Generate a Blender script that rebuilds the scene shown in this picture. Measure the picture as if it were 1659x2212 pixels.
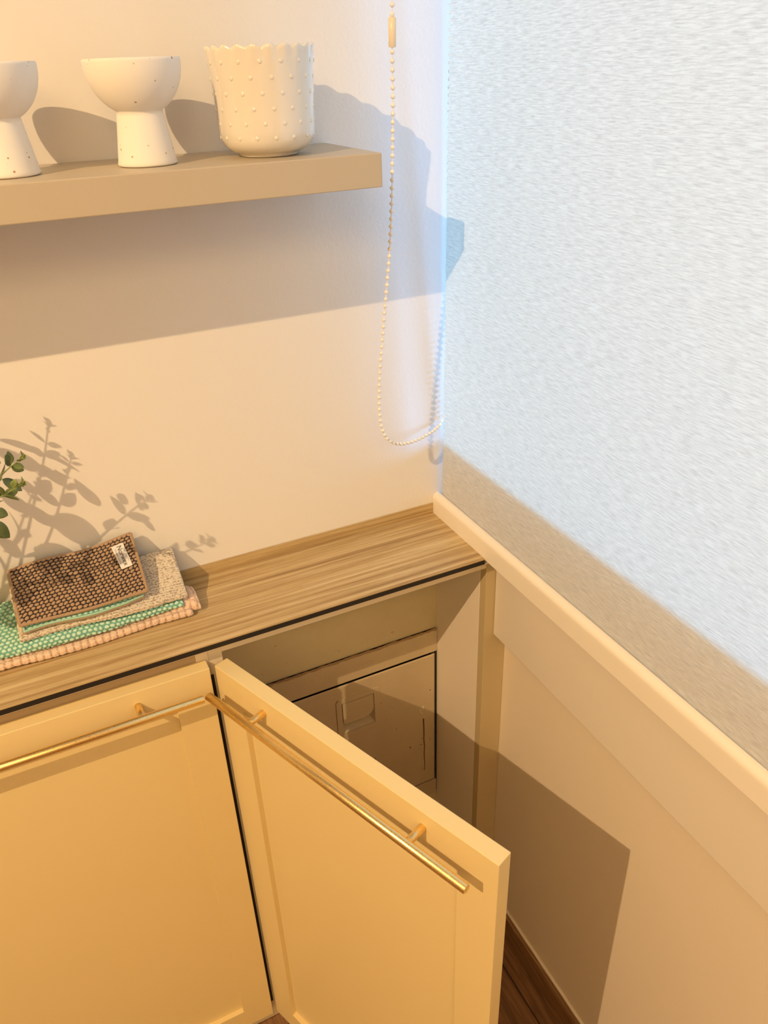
import bpy, bmesh, math, random
import numpy as np
from mathutils import Vector, Matrix, noise

# ------------------------------------------------------------------ scene, camera, light
for o in list(bpy.data.objects):
    bpy.data.objects.remove(o)
SC = bpy.context.scene
COL = SC.collection
PI = math.pi

cam_d = bpy.data.cameras.new('camera')
cam = bpy.data.objects.new('camera', cam_d)
COL.objects.link(cam)
SC.camera = cam
yaw, pitch, roll = math.radians(24.858), math.radians(29.897), math.radians(-2.0858)
fw = Vector((math.sin(yaw) * math.cos(pitch), math.cos(yaw) * math.cos(pitch), -math.sin(pitch)))
rt = Vector((math.cos(yaw), -math.sin(yaw), 0))
up = rt.cross(fw)
r2 = rt * math.cos(roll) + up * math.sin(roll)
u2 = -rt * math.sin(roll) + up * math.cos(roll)
M = Matrix((r2, u2, -fw)).transposed().to_4x4()
M.translation = Vector((-0.60683, -1.06338, 0.70))
cam.matrix_world = M
cam_d.sensor_fit = 'VERTICAL'
cam_d.sensor_height = 36
cam_d.sensor_width = 27
cam_d.lens = 1696.72 / 2212 * 36
cam_d.clip_start = 0.02

SC.view_settings.view_transform = 'Standard'
SC.view_settings.look = 'None'
SC.view_settings.gamma = 1
SC.view_settings.exposure = 0.0
SC.view_settings.use_curve_mapping = False

world = bpy.data.worlds.new('daylight')
SC.world = world
world.use_nodes = True
bg = world.node_tree.nodes['Background']
bg.inputs[0].default_value = (0.42, 0.70, 1.0, 1)
bg.inputs[1].default_value = 1.3


def lamp(name, kind, loc, color, energy, **kw):
    d = bpy.data.lights.new(name, kind)
    o = bpy.data.objects.new(name, d)
    COL.objects.link(o)
    o.location = loc
    d.color = color
    d.energy = energy
    for k, v in kw.items():
        setattr(d, k, v)
    return o


# ceiling spotlight bulb (the warm key that throws every hard shadow)
k = lamp('ceiling_downlight', 'SPOT', (-1.98, -1.23, 1.713), (1.0, 0.69, 0.365), 190, shadow_soft_size=0.008,
         spot_size=math.radians(125), spot_blend=1.0)
k.rotation_euler = (-Vector((0.62, 0.30, -1.0))).to_track_quat('Z', 'Y').to_euler()
# broad warm fill added behind the camera to lift the shadows, unseen lamp
a = lamp('added_fill_light', 'AREA', (-1.5, -2.7, 1.77), (1.0, 0.67, 0.30), 43, shape='SQUARE', size=1.3)
# daylight from outside the window
s = lamp('outdoor_daylight', 'SUN', (2.5, -0.8, 1.2), (0.10, 0.46, 1.0), 15.5, angle=math.radians(15))
sd = Vector((-math.cos(math.radians(8)), math.sin(math.radians(8)), -0.16)).normalized()
s.rotation_euler = (-sd).to_track_quat('Z', 'Y').to_euler()
p = lamp('window_portal', 'AREA', (0.2, -0.66, 0.86), (1, 1, 1), 1, shape='RECTANGLE', size=1.36, size_y=1.7)
p.rotation_euler = Vector((1, 0, 0)).to_track_quat('Z', 'Y').to_euler()
p.data.cycles.is_portal = True


# ------------------------------------------------------------------ helpers
def tag(o, label, cat, group=None, kind=None):
    if label: o['label'] = label
    if cat: o['category'] = cat
    if group: o['group'] = group
    if kind: o['kind'] = kind
    return o


def empty(name, loc=(0, 0, 0), rz=0.0):
    o = bpy.data.objects.new(name, None)
    o.empty_display_size = 0.05
    COL.objects.link(o)
    o.location = loc
    o.rotation_euler = (0, 0, rz)
    return o


def mesh_obj(name, me, mat, parent=None, smooth=False):
    o = bpy.data.objects.new(name, me)
    COL.objects.link(o)
    if mat: me.materials.append(mat)
    if parent: o.parent = parent
    if smooth:
        me.polygons.foreach_set('use_smooth', [True] * len(me.polygons))
    return o


def bm_obj(name, bm, mat, parent=None, smooth=False):
    bmesh.ops.recalc_face_normals(bm, faces=bm.faces[:])
    me = bpy.data.meshes.new(name)
    bm.to_mesh(me)
    bm.free()
    return mesh_obj(name, me, mat, parent, smooth)


def auto_smooth(o, ang=0.6):
    me = o.data
    bm = bmesh.new(); bm.from_mesh(me)
    for f in bm.faces: f.smooth = True
    for e in bm.edges:
        if len(e.link_faces) == 2 and e.calc_face_angle(0) > ang: e.smooth = False
    bm.to_mesh(me); bm.free()
    return o


def add_box(bm, x0, x1, y0, y1, z0, z1, bev=0.0, seg=2):
    vs = [bm.verts.new((x, y, z)) for x in (x0, x1) for y in (y0, y1) for z in (z0, z1)]
    q = [(0, 1, 3, 2), (4, 6, 7, 5), (0, 4, 5, 1), (2, 3, 7, 6), (0, 2, 6, 4), (1, 5, 7, 3)]
    fs = [bm.faces.new([vs[i] for i in k]) for k in q]
    if bev > 0:
        es = list({e for f in fs for e in f.edges})
        bmesh.ops.bevel(bm, geom=es, offset=bev, segments=seg, profile=0.5, affect='EDGES')


def box(name, x0, x1, y0, y1, z0, z1, mat, parent=None, bev=0.0):
    bm = bmesh.new()
    add_box(bm, x0, x1, y0, y1, z0, z1, bev)
    return bm_obj(name, bm, mat, parent)


def add_tube(bm, pts, rad, seg=12, cap=True, closed=False):
    pts = [Vector(p) for p in pts]
    n = len(pts)
    rads = rad if hasattr(rad, '__len__') else [rad] * n
    rings = []
    t0 = (pts[1] - pts[0]).normalized()
    ref = Vector((0, 0, 1)) if abs(t0.z) < 0.9 else Vector((1, 0, 0))
    nrm = (ref - t0 * ref.dot(t0)).normalized()
    for i in range(n):
        t = (pts[min(i + 1, n - 1)] - pts[max(i - 1, 0)])
        if t.length < 1e-9: t = t0
        t.normalize()
        nrm = (nrm - t * nrm.dot(t)).normalized()
        b = t.cross(nrm)
        rings.append([bm.verts.new(pts[i] + (nrm * math.cos(2 * PI * k / seg) + b * math.sin(2 * PI * k / seg)) * rads[i]) for k in range(seg)])
    for i in range(n - 1):
        for k in range(seg):
            bm.faces.new((rings[i][k], rings[i][(k + 1) % seg], rings[i + 1][(k + 1) % seg], rings[i + 1][k]))
    if cap:
        bm.faces.new(rings[0][::-1]); bm.faces.new(rings[-1])


def rod(bm, p0, p1, r, seg=24, bev=0.0012):
    """cylinder with chamfered ends"""
    p0, p1 = Vector(p0), Vector(p1)
    d = (p1 - p0).normalized()
    add_tube(bm, [p0, p0 + d * 1e-5, p0 + d * bev, p1 - d * bev, p1 - d * 1e-5, p1], [r - bev, r - bev, r, r, r - bev, r - bev], seg)


def curve_pts(ctrl, n=40):
    """Catmull-Rom through control points"""
    c = [Vector(p) for p in ctrl]
    c = [c[0] * 2 - c[1]] + c + [c[-1] * 2 - c[-2]]
    out = []
    segs = len(c) - 3
    for i in range(segs):
        for j in range(n):
            t = j / n
            p0, p1, p2, p3 = c[i:i + 4]
            out.append(0.5 * ((2 * p1) + (p2 - p0) * t + (2 * p0 - 5 * p1 + 4 * p2 - p3) * t * t + (3 * p1 - p0 - 3 * p2 + p3) * t ** 3))
    out.append(c[-2])
    return out


def resample(pts, step):
    out = [pts[0].copy()]
    acc = 0.0
    for a_, b_ in zip(pts, pts[1:]):
        L = (b_ - a_).length
        if L < 1e-9: continue
        while acc + L >= step:
            t = (step - acc) / L
            a_ = a_ + (b_ - a_) * t
            out.append(a_.copy())
            L = (b_ - a_).length
            acc = 0.0
            if L < 1e-9: break
        acc += L
    return out


def lathe(name, prof, mat, parent=None, seg=96, fn=None):
    """prof: list of (r, z); fn(r, z, a, i) -> (r, z)"""
    bm = bmesh.new()
    rings = []
    for i, (r, z) in enumerate(prof):
        if r < 1e-6:
            rings.append([bm.verts.new((0, 0, z))]); continue
        ring = []
        for k in range(seg):
            an = 2 * PI * k / seg
            rr, zz = fn(r, z, an, i) if fn else (r, z)
            ring.append(bm.verts.new((rr * math.cos(an), rr * math.sin(an), zz)))
        rings.append(ring)
    for A_, B_ in zip(rings, rings[1:]):
        if len(A_) == 1 and len(B_) == 1: continue
        for k in range(seg):
            k2 = (k + 1) % seg
            if len(A_) == 1: bm.faces.new((A_[0], B_[k2], B_[k]))
            elif len(B_) == 1: bm.faces.new((A_[k], A_[k2], B_[0]))
            else: bm.faces.new((A_[k], A_[k2], B_[k2], B_[k]))
    return bm_obj(name, bm, mat, parent, True)


# ------------------------------------------------------------------ materials
class NT:
    def __init__(s, name):
        s.m = bpy.data.materials.new(name)
        s.m.use_nodes = True
        s.t = s.m.node_tree
        s.b = s.t.nodes['Principled BSDF']
        s.out = s.t.nodes['Material Output']

    def n(s, kind, **kw):
        nd = s.t.nodes.new(kind)
        for k, v in kw.items(): setattr(nd, k, v)
        return nd

    def l(s, a_, b_): s.t.links.new(a_, b_)

    def coord(s, scale=(1, 1, 1), rot=(0, 0, 0), src='Object'):
        tc = s.n('ShaderNodeTexCoord'); mp = s.n('ShaderNodeMapping')
        mp.inputs['Scale'].default_value = scale
        mp.inputs['Rotation'].default_value = rot
        s.l(tc.outputs[src], mp.inputs['Vector'])
        return mp.outputs['Vector']

    def noise(s, vec, scale=5, detail=3, rough=0.5, dist=0.0):
        nd = s.n('ShaderNodeTexNoise')
        nd.inputs['Scale'].default_value = scale
        nd.inputs['Detail'].default_value = detail
        nd.inputs['Roughness'].default_value = rough
        nd.inputs['Distortion'].default_value = dist
        s.l(vec, nd.inputs['Vector'])
        return nd.outputs['Fac']

    def ramp(s, fac, stops, interp='LINEAR'):
        nd = s.n('ShaderNodeValToRGB')
        cr = nd.color_ramp
        cr.interpolation = interp
        while len(cr.elements) < len(stops): cr.elements.new(0.5)
        for e, (p_, c_) in zip(cr.elements, stops):
            e.position = p_
            e.color = (c_[0], c_[1], c_[2], 1) if hasattr(c_, '__len__') else (c_, c_, c_, 1)
        s.l(fac, nd.inputs[0])
        return nd.outputs[0]

    def mix(s, fac, a_, b_, mode='MIX'):
        nd = s.n('ShaderNodeMix', data_type='RGBA', blend_type=mode)
        for i, v in ((0, fac), (6, a_), (7, b_)):
            if hasattr(v, 'is_linked') or hasattr(v, 'links'): s.l(v, nd.inputs[i])
            elif hasattr(v, '__len__'): nd.inputs[i].default_value = (v[0], v[1], v[2], 1)
            else: nd.inputs[i].default_value = v
        return nd.outputs[2]

    def bump(s, h, strength=0.3, dist=0.001):
        nd = s.n('ShaderNodeBump')
        nd.inputs['Strength'].default_value = strength
        nd.inputs['Distance'].default_value = dist
        s.l(h, nd.inputs['Height'])
        s.l(nd.outputs[0], s.b.inputs['Normal'])

    def col(s, c_):
        if hasattr(c_, '__len__'): s.b.inputs['Base Color'].default_value = (c_[0], c_[1], c_[2], 1)
        else: s.l(c_, s.b.inputs['Base Color'])

    def set(s, **kw):
        for k, v in kw.items(): s.b.inputs[k.replace('_', ' ')].default_value = v


def paint(name, c, rough=0.5, var=0.03, bs=300, bst=0.15, bd=0.0006):
    t = NT(name)
    v = t.coord()
    f = t.noise(v, 6, 4)
    t.col(t.mix(f, [k * (1 - var) for k in c], [min(1, k * (1 + var)) for k in c]))
    t.set(Roughness=rough)
    t.bump(t.noise(v, bs, 3, 0.6), bst, bd)
    return t.m


M_wall = paint('wall_paint', (0.80, 0.765, 0.72), 0.75, 0.015, 160, 0.22, 0.0008)
M_wall_low = paint('wall_paint_lower', (0.80, 0.70, 0.58), 0.6, 0.015, 220, 0.1)
M_panel = paint('niche_panel_paint', (0.84, 0.75, 0.65), 0.55, 0.02, 150, 0.2)
M_rail_shade = paint('rail_shade_paint', (0.42, 0.31, 0.19), 0.6, 0.03, 200, 0.15)  # brown darkened to put the counter's shadow into the rail colour
M_trim = paint('trim_gloss_paint', (0.86, 0.80, 0.72), 0.35, 0.01, 120, 0.08)
M_fascia = paint('fascia_paint', (0.78, 0.71, 0.63), 0.5, 0.015, 200, 0.1)
M_ceil = paint('ceiling_paint', (0.82, 0.79, 0.74), 0.9)
M_cab = paint('cabinet_paint', (0.78, 0.63, 0.33), 0.42, 0.012, 500, 0.05, 0.0003)
M_carc = paint('carcass_paint', (0.76, 0.66, 0.50), 0.6, 0.03, 200, 0.15)
M_post = paint('filler_paint', (0.55, 0.44, 0.26), 0.55, 0.05, 120, 0.2)
M_shelf = paint('shelf_paint', (0.52, 0.44, 0.33), 0.42, 0.01, 500, 0.05, 0.0003)
M_dark = paint('dark_gap', (0.012, 0.010, 0.009), 0.6)  # black counter edge; in the gaps it stands in for shade
M_caulk = paint('caulk', (0.80, 0.72, 0.60), 0.5)


def brass():
    t = NT('brushed_brass')
    v = t.coord((60, 60, 60))
    f = t.noise(v, 14, 4, 0.7)
    t.col(t.ramp(f, [(0.3, (0.80, 0.56, 0.22)), (0.7, (0.95, 0.74, 0.36))]))
    t.set(Metallic=1.0, Roughness=0.3)
    t.l(t.ramp(f, [(0.3, 0.24), (0.7, 0.40)]), t.b.inputs['Roughness'])
    t.bump(f, 0.25, 0.0003)
    return t.m


def wood_counter():
    t = NT('oak_laminate')
    v1 = t.coord((1.2, 55, 55))
    v2 = t.coord((3.0, 260, 260))
    v3 = t.coord((40, 600, 600))
    wv = t.coord((0.6, 9, 9))
    broad = t.noise(wv, 2.0, 3, 0.55, 0.6)
    lines = t.noise(v1, 2.0, 5, 0.62, 0.35)
    fine = t.noise(v2, 1.0, 4, 0.7)
    pore = t.noise(v3, 1.0, 2, 0.6)
    c = t.ramp(lines, [(0.30, (0.30, 0.19, 0.085)), (0.42, (0.50, 0.345, 0.16)), (0.52, (0.60, 0.45, 0.23)), (0.66, (0.74, 0.59, 0.35))])
    c2 = t.ramp(fine, [(0.35, (0.74, 0.70, 0.66)), (0.6, (1, 1, 1))])
    c = t.mix(0.65, c, c2, 'MULTIPLY')
    c3 = t.ramp(broad, [(0.3, (0.86, 0.82, 0.78)), (0.7, (1, 1, 1))])
    c = t.mix(0.8, c, c3, 'MULTIPLY')
    hair = t.noise(t.coord((1.6, 420, 420)), 1.0, 3, 0.75)
    c = t.mix(0.75, c, t.ramp(hair, [(0.36, (0.62, 0.55, 0.48)), (0.46, (1, 1, 1)), (0.60, (1, 1, 1)), (0.70, (1.2, 1.2, 1.18))]), 'MULTIPLY')
    c4 = t.ramp(pore, [(0.35, (0.80, 0.76, 0.72)), (0.5, (1, 1, 1))])
    c = t.mix(0.5, c, c4, 'MULTIPLY')
    t.col(c)
    t.set(Roughness=0.38)
    t.bump(fine, 0.12, 0.0003)
    return t.m


def wood_floor():
    t = NT('brown_floor_planks')
    v = t.coord((1, 1, 1), (0, 0, PI / 2))
    br = t.n('ShaderNodeTexBrick')
    br.inputs['Scale'].default_value = 1.0
    br.inputs['Brick Width'].default_value = 0.9
    br.inputs['Row Height'].default_value = 0.15
    br.inputs['Mortar Size'].default_value = 0.0018
    br.inputs['Color1'].default_value = (0.22, 0.115, 0.055, 1)
    br.inputs['Color2'].default_value = (0.30, 0.165, 0.08, 1)
    br.inputs['Mortar'].default_value = (0.05, 0.025, 0.012, 1)
    t.l(v, br.inputs['Vector'])
    g = t.noise(t.coord((70, 5, 5)), 1.5, 5, 0.65, 1.2)
    c = t.mix(0.8, br.outputs[0], t.ramp(g, [(0.35, (0.45, 0.40, 0.36)), (0.62, (1.1, 1.05, 1.0))]), 'MULTIPLY')
    t.col(c)
    t.set(Roughness=0.45)
    t.bump(g, 0.15, 0.0005)
    return t.m


def wood_base():
    t = NT('brown_wood_baseboard')
    g = t.noise(t.coord((60, 4, 60)), 1.8, 6, 0.65, 1.0)
    t.col(t.ramp(g, [(0.30, (0.10, 0.05, 0.022)), (0.5, (0.24, 0.13, 0.06)), (0.68, (0.42, 0.26, 0.13))]))
    t.set(Roughness=0.4)
    t.bump(g, 0.15, 0.0004)
    return t.m


def blind_fabric():
    t = NT('woven_blind_fabric')
    v = t.coord((1, 55, 620))
    f1 = t.noise(v, 1.0, 3, 0.6, 0.4)
    f2 = t.noise(t.coord((1, 180, 1500)), 1.0, 2, 0.6)
    h = t.mix(0.4, f1, f2)
    colr = t.ramp(f1, [(0.32, (0.57, 0.57, 0.56)), (0.62, (0.73, 0.73, 0.73))])
    tr = t.ramp(f1, [(0.32, (0.76, 0.65, 0.51)), (0.62, (0.98, 0.85, 0.66))])
    d = t.n('ShaderNodeBsdfDiffuse'); t.l(colr, d.inputs[0])
    r = t.n('ShaderNodeBsdfTranslucent'); t.l(tr, r.inputs[0])
    b = t.n('ShaderNodeBump'); b.inputs['Strength'].default_value = 0.55; b.inputs['Distance'].default_value = 0.0011
    t.l(h, b.inputs['Height'])
    t.l(b.outputs[0], d.inputs['Normal'])
    mx = t.n('ShaderNodeMixShader'); mx.inputs[0].default_value = 0.165
    t.l(d.outputs[0], mx.inputs[1]); t.l(r.outputs[0], mx.inputs[2])
    t.l(mx.outputs[0], t.out.inputs['Surface'])
    return t.m


def ceramic(name, c, rough, coat=0.0, speckle=False, scale=1.0):
    t = NT(name)
    v = t.coord()
    if speckle:
        vo = t.n('ShaderNodeTexVoronoi'); vo.inputs['Scale'].default_value = 110
        t.l(v, vo.inputs['Vector'])
        near = t.ramp(vo.outputs['Distance'], [(0.0, 1.0), (0.11, 1.0), (0.16, 0.0)])
        sel = t.ramp(t.noise(v, 70, 2), [(0.49, 0.0), (0.53, 1.0)])
        m_ = t.mix(1.0, near, sel, 'MULTIPLY')
        t.col(t.mix(m_, c, (0.42, 0.24, 0.12)))
    else:
        t.col(t.mix(t.noise(v, 12, 3), [k * 0.98 for k in c], c))
    t.set(Roughness=rough)
    if coat: t.set(Coat_Weight=coat, Coat_Roughness=0.04)
    t.bump(t.noise(v, 180 if speckle else 25, 3), 0.08, 0.0006)
    return t.m


def cloth(name, lo, hi, rough=0.95, fuzz=900, mid=0.5):
    """lo = ground thread in the gaps, hi = pile loops; 'pile' is the loop height of the weave"""
    t = NT(name)
    at = t.n('ShaderNodeAttribute', attribute_name='pile')
    v = t.coord()
    f = t.noise(v, fuzz, 3, 0.7)
    c = t.ramp(at.outputs['Fac'], [(mid - 0.18, lo), (mid + 0.12, hi), (1.0, [min(1, k * 1.12) for k in hi])])
    c = t.mix(0.7, c, t.ramp(f, [(0.3, (0.74, 0.72, 0.70)), (0.65, (1.08, 1.08, 1.08))]), 'MULTIPLY')
    t.col(c)
    t.set(Roughness=rough, Sheen_Weight=0.25)
    t.bump(f, 0.5, 0.0008)
    return t.m


def leaf_mat():
    t = NT('eucalyptus_leaf')
    v = t.coord()
    f = t.noise(v, 45, 3)
    t.col(t.ramp(f, [(0.3, (0.07, 0.10, 0.045)), (0.55, (0.14, 0.19, 0.06)), (0.75, (0.30, 0.36, 0.09))]))
    t.set(Roughness=0.5, Subsurface_Weight=0.0)
    return t.m


def metal_box_mat(name='aged_steel_paint', c=(0.60, 0.49, 0.33)):
    t = NT(name)
    v = t.coord()
    d1 = t.noise(v, 9, 5, 0.65)
    d2 = t.noise(v, 60, 4, 0.7)
    d3 = t.noise(v, 140, 2, 0.6)
    cc = t.mix(t.ramp(d1, [(0.35, 0.0), (0.7, 0.6)]), c, [k * 0.82 for k in c])
    cc = t.mix(t.ramp(d2, [(0.66, 0.0), (0.74, 0.7)]), cc, (0.32, 0.20, 0.10))
    cc = t.mix(t.ramp(d3, [(0.72, 0.0), (0.78, 0.5)]), cc, (0.66, 0.56, 0.42))
    t.col(cc)
    t.set(Roughness=0.55)
    t.bump(d2, 0.2, 0.0006)
    return t.m


M_brass = brass()
M_counter = wood_counter()
M_floor = wood_floor()
M_base = wood_base()
M_blind = blind_fabric()
M_bowl = ceramic('speckled_stoneware', (0.83, 0.80, 0.76), 0.75, 0, True)
M_pot = ceramic('gloss_glaze', (0.80, 0.755, 0.68), 0.16, 1.0)
M_leaf = leaf_mat()
M_stem = paint('stem_green', (0.22, 0.28, 0.08), 0.6)
M_box = metal_box_mat()
M_back = metal_box_mat('niche_back_paint', (0.66, 0.58, 0.38))
M_rust = paint('rust', (0.16, 0.06, 0.02), 0.8, 0.2)
M_plaster = paint('plaster_drip', (0.62, 0.52, 0.38), 0.8, 0.1)
M_bead = ceramic('white_plastic', (0.88, 0.86, 0.82), 0.3)
M_conn = ceramic('cream_plastic', (0.85, 0.74, 0.56), 0.35)
M_tag = paint('label_satin', (0.72, 0.70, 0.68), 0.6)
M_ink = paint('label_ink', (0.04, 0.04, 0.05), 0.8)
M_ink2 = paint('label_ink_light', (0.40, 0.38, 0.37), 0.8)
M_soil = paint('potting_soil', (0.08, 0.05, 0.03), 0.95, 0.3, 90, 0.8, 0.003)
M_screw = paint('dark_screw', (0.06, 0.05, 0.04), 0.5)


def glass_mat():
    t = NT('window_glass')
    tr = t.n('ShaderNodeBsdfTransparent'); gl = t.n('ShaderNodeBsdfGlossy')
    gl.inputs['Roughness'].default_value = 0.02
    mx = t.n('ShaderNodeMixShader'); mx.inputs[0].default_value = 0.06
    t.l(tr.outputs[0], mx.inputs[1]); t.l(gl.outputs[0], mx.inputs[2])
    t.l(mx.outputs[0], t.out.inputs['Surface'])
    return t.m


M_glass = glass_mat()
M_frame = paint('window_frame_paint', (0.80, 0.78, 0.75), 0.4)

# ------------------------------------------------------------------ the room
ZF, ZC = -0.988, 1.80
XL, YF = -3.9, -3.4
XW = 0.0445                    # face of the right wall


def struct(o):
    o['kind'] = 'structure'
    return o


struct(box('floor', XL - 0.1, 0.30, YF - 0.1, 0.12, ZF - 0.05, ZF, M_floor))
struct(box('ceiling', XL - 0.1, 0.30, YF - 0.1, 0.12, ZC, ZC + 0.05, M_ceil))
# back wall: plaster above the counter, set back behind the cabinet
bm = bmesh.new()
add_box(bm, XL, 0.24, 0.0, 0.12, -0.01, ZC)
add_box(bm, XL, 0.24, 0.0455, 0.12, ZF, -0.01)
struct(bm_obj('wall_back', bm, M_wall))
struct(box('wall_left', XL - 0.1, XL, YF, 0.12, ZF, ZC, M_wall))
struct(box('wall_front', XL, 0.24, YF - 0.1, YF, ZF, ZC, M_wall))
bm = bmesh.new()
add_box(bm, XW, 0.24, YF, 0.0455, ZF, -0.02)
add_box(bm, XW, 0.24, YF, -1.34, -0.02, ZC)
add_box(bm, XW, 0.24, -1.34, 0.0, 1.62, ZC)
struct(bm_obj('wall_right', bm, M_wall_low))

# window in the recess behind the blind
w = empty('window_1', (0.075, -0.67, 0.0))
struct(w)
bm = bmesh.new()
add_box(bm, -0.03, 0.025, -0.67, 0.66, -0.02, 0.145, 0.003)
add_box(bm, -0.03, 0.025, -0.67, 0.66, 1.56, 1.62, 0.003)
add_box(bm, -0.02, 0.02, 0.661, 0.668, 0.125, 1.56)
add_box(bm, -0.03, 0.025, -0.67, -0.61, 0.125, 1.56, 0.003)
bm_obj('window_frame', bm, M_frame, w)
box('window_pane', -0.003, 0.003, -0.61, 0.66, 0.125, 1.56, M_glass, w)

# sill with raised rounded lip: extruded profile along the wall
prof = [(-0.019, -0.002), (-0.019, 0.024)]
for k in range(9):
    an = PI - k * PI / 2 / 8
    prof.append((-0.019 + 0.011 + 0.011 * math.cos(an), 0.028 + 0.011 * math.sin(an)))
prof += [(-0.0085, 0.0385), (-0.0085, 0.012), (0.044, 0.012), (0.044, -0.002)]
bm = bmesh.new()
ra = [bm.verts.new((x, -0.0005, z)) for x, z in prof]
rb = [bm.verts.new((x, -2.38, z)) for x, z in prof]
for i in range(len(prof)):
    j = (i + 1) % len(prof)
    bm.faces.new((ra[i], ra[j], rb[j], rb[i]))
bm.faces.new(ra); bm.faces.new(rb[::-1])
o = bm_obj('trim_1', bm, M_trim)
auto_smooth(o, 0.7)
struct(o)
struct(box('trim_2', 0.018, XW, -2.38, -0.153, -0.181, -0.0025, M_fascia, bev=0.0012))
o = box('baseboard_right', 0.0325, XW, -2.38, -0.152, ZF, -0.906, M_base, bev=0.001)
struct(o)
bm = bmesh.new()
cp = [Vector((0.0425 + 0.0008 * noise.noise(Vector((0, y * 30, 0))), y, -0.9045)) for y in np.linspace(-0.154, -2.37, 120)]
add_tube(bm, cp, 0.0035, 8)
struct(bm_obj('trim_3', bm, M_caulk, smooth=True))

# ------------------------------------------------------------------ counter
ct = empty('countertop', (-1.2, -0.09, 0.0))
tag(ct, 'narrow oak laminate countertop with a black front edge, running along the back wall', 'countertop')
ox, oy = 1.2, 0.09
box('worktop', XL + 0.02 + ox, -0.0192 + ox, -0.174 + oy, -0.0005 + oy, -0.0018, 0.0, M_counter, ct)
box('black_edge', XL + 0.02 + ox, -0.0192 + ox, -0.1738 + oy, -0.1 + oy, -0.0103, -0.0018, M_dark, ct)['label'] = 'black front edge strip'
box('core_board', XL + 0.02 + ox, -0.0012 + ox, -0.1728 + oy, -0.0005 + oy, -0.0118, -0.0104, M_carc, ct)['label'] = 'beige board below the laminate'
box('upstand', XL + 0.02 + ox, -0.0192 + ox, -0.0025 + oy, -0.0005 + oy, 0.0, 0.0195, M_counter, ct)

# ------------------------------------------------------------------ cabinets
BAR_R = 0.0060
DW, DT = 0.491, 0.0225
DZ0, DZ1 = -0.935, -0.041


def make_door(parent, flip=False):
    """local frame: hinge edge at origin, width along +X, outer face at Y=0 facing -Y, thickness +Y"""
    s_, tr_, br_ = 0.0545, 0.0545, 0.0510
    bm = bmesh.new()
    z0, z1 = DZ0, DZ1
    rec = 0.009
    outer = [(0, z0), (DW, z0), (DW, z1), (0, z1)]
    inner = [(s_, z0 + br_), (DW - s_, z0 + br_), (DW - s_, z1 - tr_), (s_, z1 - tr_)]
    vo = [bm.verts.new((x, 0, z)) for x, z in outer]
    vi = [bm.verts.new((x, 0, z)) for x, z in inner]
    vr = [bm.verts.new((x, rec, z)) for x, z in inner]
    vb = [bm.verts.new((x, DT, z)) for x, z in outer]
    outer_edges = []
    for i in range(4):
        j = (i + 1) % 4
        bm.faces.new((vo[i], vo[j], vi[j], vi[i]))
        bm.faces.new((vi[i], vi[j], vr[j], vr[i]))
        bm.faces.new((vo[j], vo[i], vb[i], vb[j]))
    bm.faces.new(vr)
    bm.faces.new(vb[::-1])
    bm.edges.ensure_lookup_table()
    es = [e for e in bm.edges if (e.verts[0] in vo and e.verts[1] in vo) or (e.verts[0] in vb and e.verts[1] in vb)
          or (e.verts[0] in vo and e.verts[1] in vb) or (e.verts[0] in vb and e.verts[1] in vo)]
    bmesh.ops.bevel(bm, geom=es, offset=0.0009, segments=2, profile=0.5, affect='EDGES')
    return bm_obj('door', bm, M_cab, parent)


def make_handle(door_):
    h = empty('handle')
    h.parent = door_
    zc = -0.0655
    bm = bmesh.new()
    rod(bm, (0.020, -0.0300, zc), (0.4715, -0.0300, zc), BAR_R, 28, 0.0009)
    hb = bm_obj('bar', bm, M_brass, h); auto_smooth(hb, 0.8)
    return hb


def make_handle_mesh(door_):
    zc = -0.0655
    bm = bmesh.new()
    rod(bm, (0.020, -0.0300, zc), (0.4715, -0.0300, zc), BAR_R, 32, 0.0009)
    for x in (0.105, 0.3865):
        rod(bm, (x, 0.0002, zc), (x, -0.0300 + 0.003, zc), 0.0050, 24, 0.0006)
    hb = bm_obj('handle', bm, M_brass, door_); auto_smooth(hb, 0.8)
    hb['label'] = 'long brushed brass bar handle'
    return hb


# left cabinet, door shut
cabL = empty('cabinet', (-0.73, -0.152, ZF))
tag(cabL, 'beige shaker cabinet below the towels with its door shut', 'cabinet', 'beige cabinets under the counter')
lx, ly, lz = 0.73, 0.152, -ZF


def cpart(name, par, x0, x1, y0, y1, z0, z1, mat, bev=0.0, off=(0, 0, 0)):
    return box(name, x0 + off[0], x1 + off[0], y0 + off[1], y1 + off[1], z0 + off[2], z1 + off[2], mat, par, bev)


offL = (lx, ly, lz)
cpart('side_panel', cabL, -0.4905, -0.4725, -0.152, 0.020, DZ0 + 0.003, -0.0120, M_carc, 0, offL)
cpart('side_panel', cabL, -0.985, -0.967, -0.152, 0.020, DZ0 + 0.003, -0.0120, M_carc, 0, offL)
cpart('back_panel', cabL, -0.967, -0.4905, 0.010, 0.020, DZ0 + 0.003, -0.0120, M_carc, 0, offL)
cpart('top_rail', cabL, -0.967, -0.4905, -0.1515, -0.135, -0.085, -0.0120, M_rail_shade, 0, offL)
cpart('bottom_panel', cabL, -0.967, -0.4905, -0.1515, 0.010, DZ0 + 0.003, DZ0 + 0.021, M_carc, 0, offL)
cpart('plinth', cabL, -0.985, -0.4725, -0.150, -0.134, ZF, DZ0 + 0.003, M_carc, 0, offL)
d1 = make_door(cabL)
d1.location = (-0.477 - DW + lx, -0.174 + ly, lz)
make_handle_mesh(d1)

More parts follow.
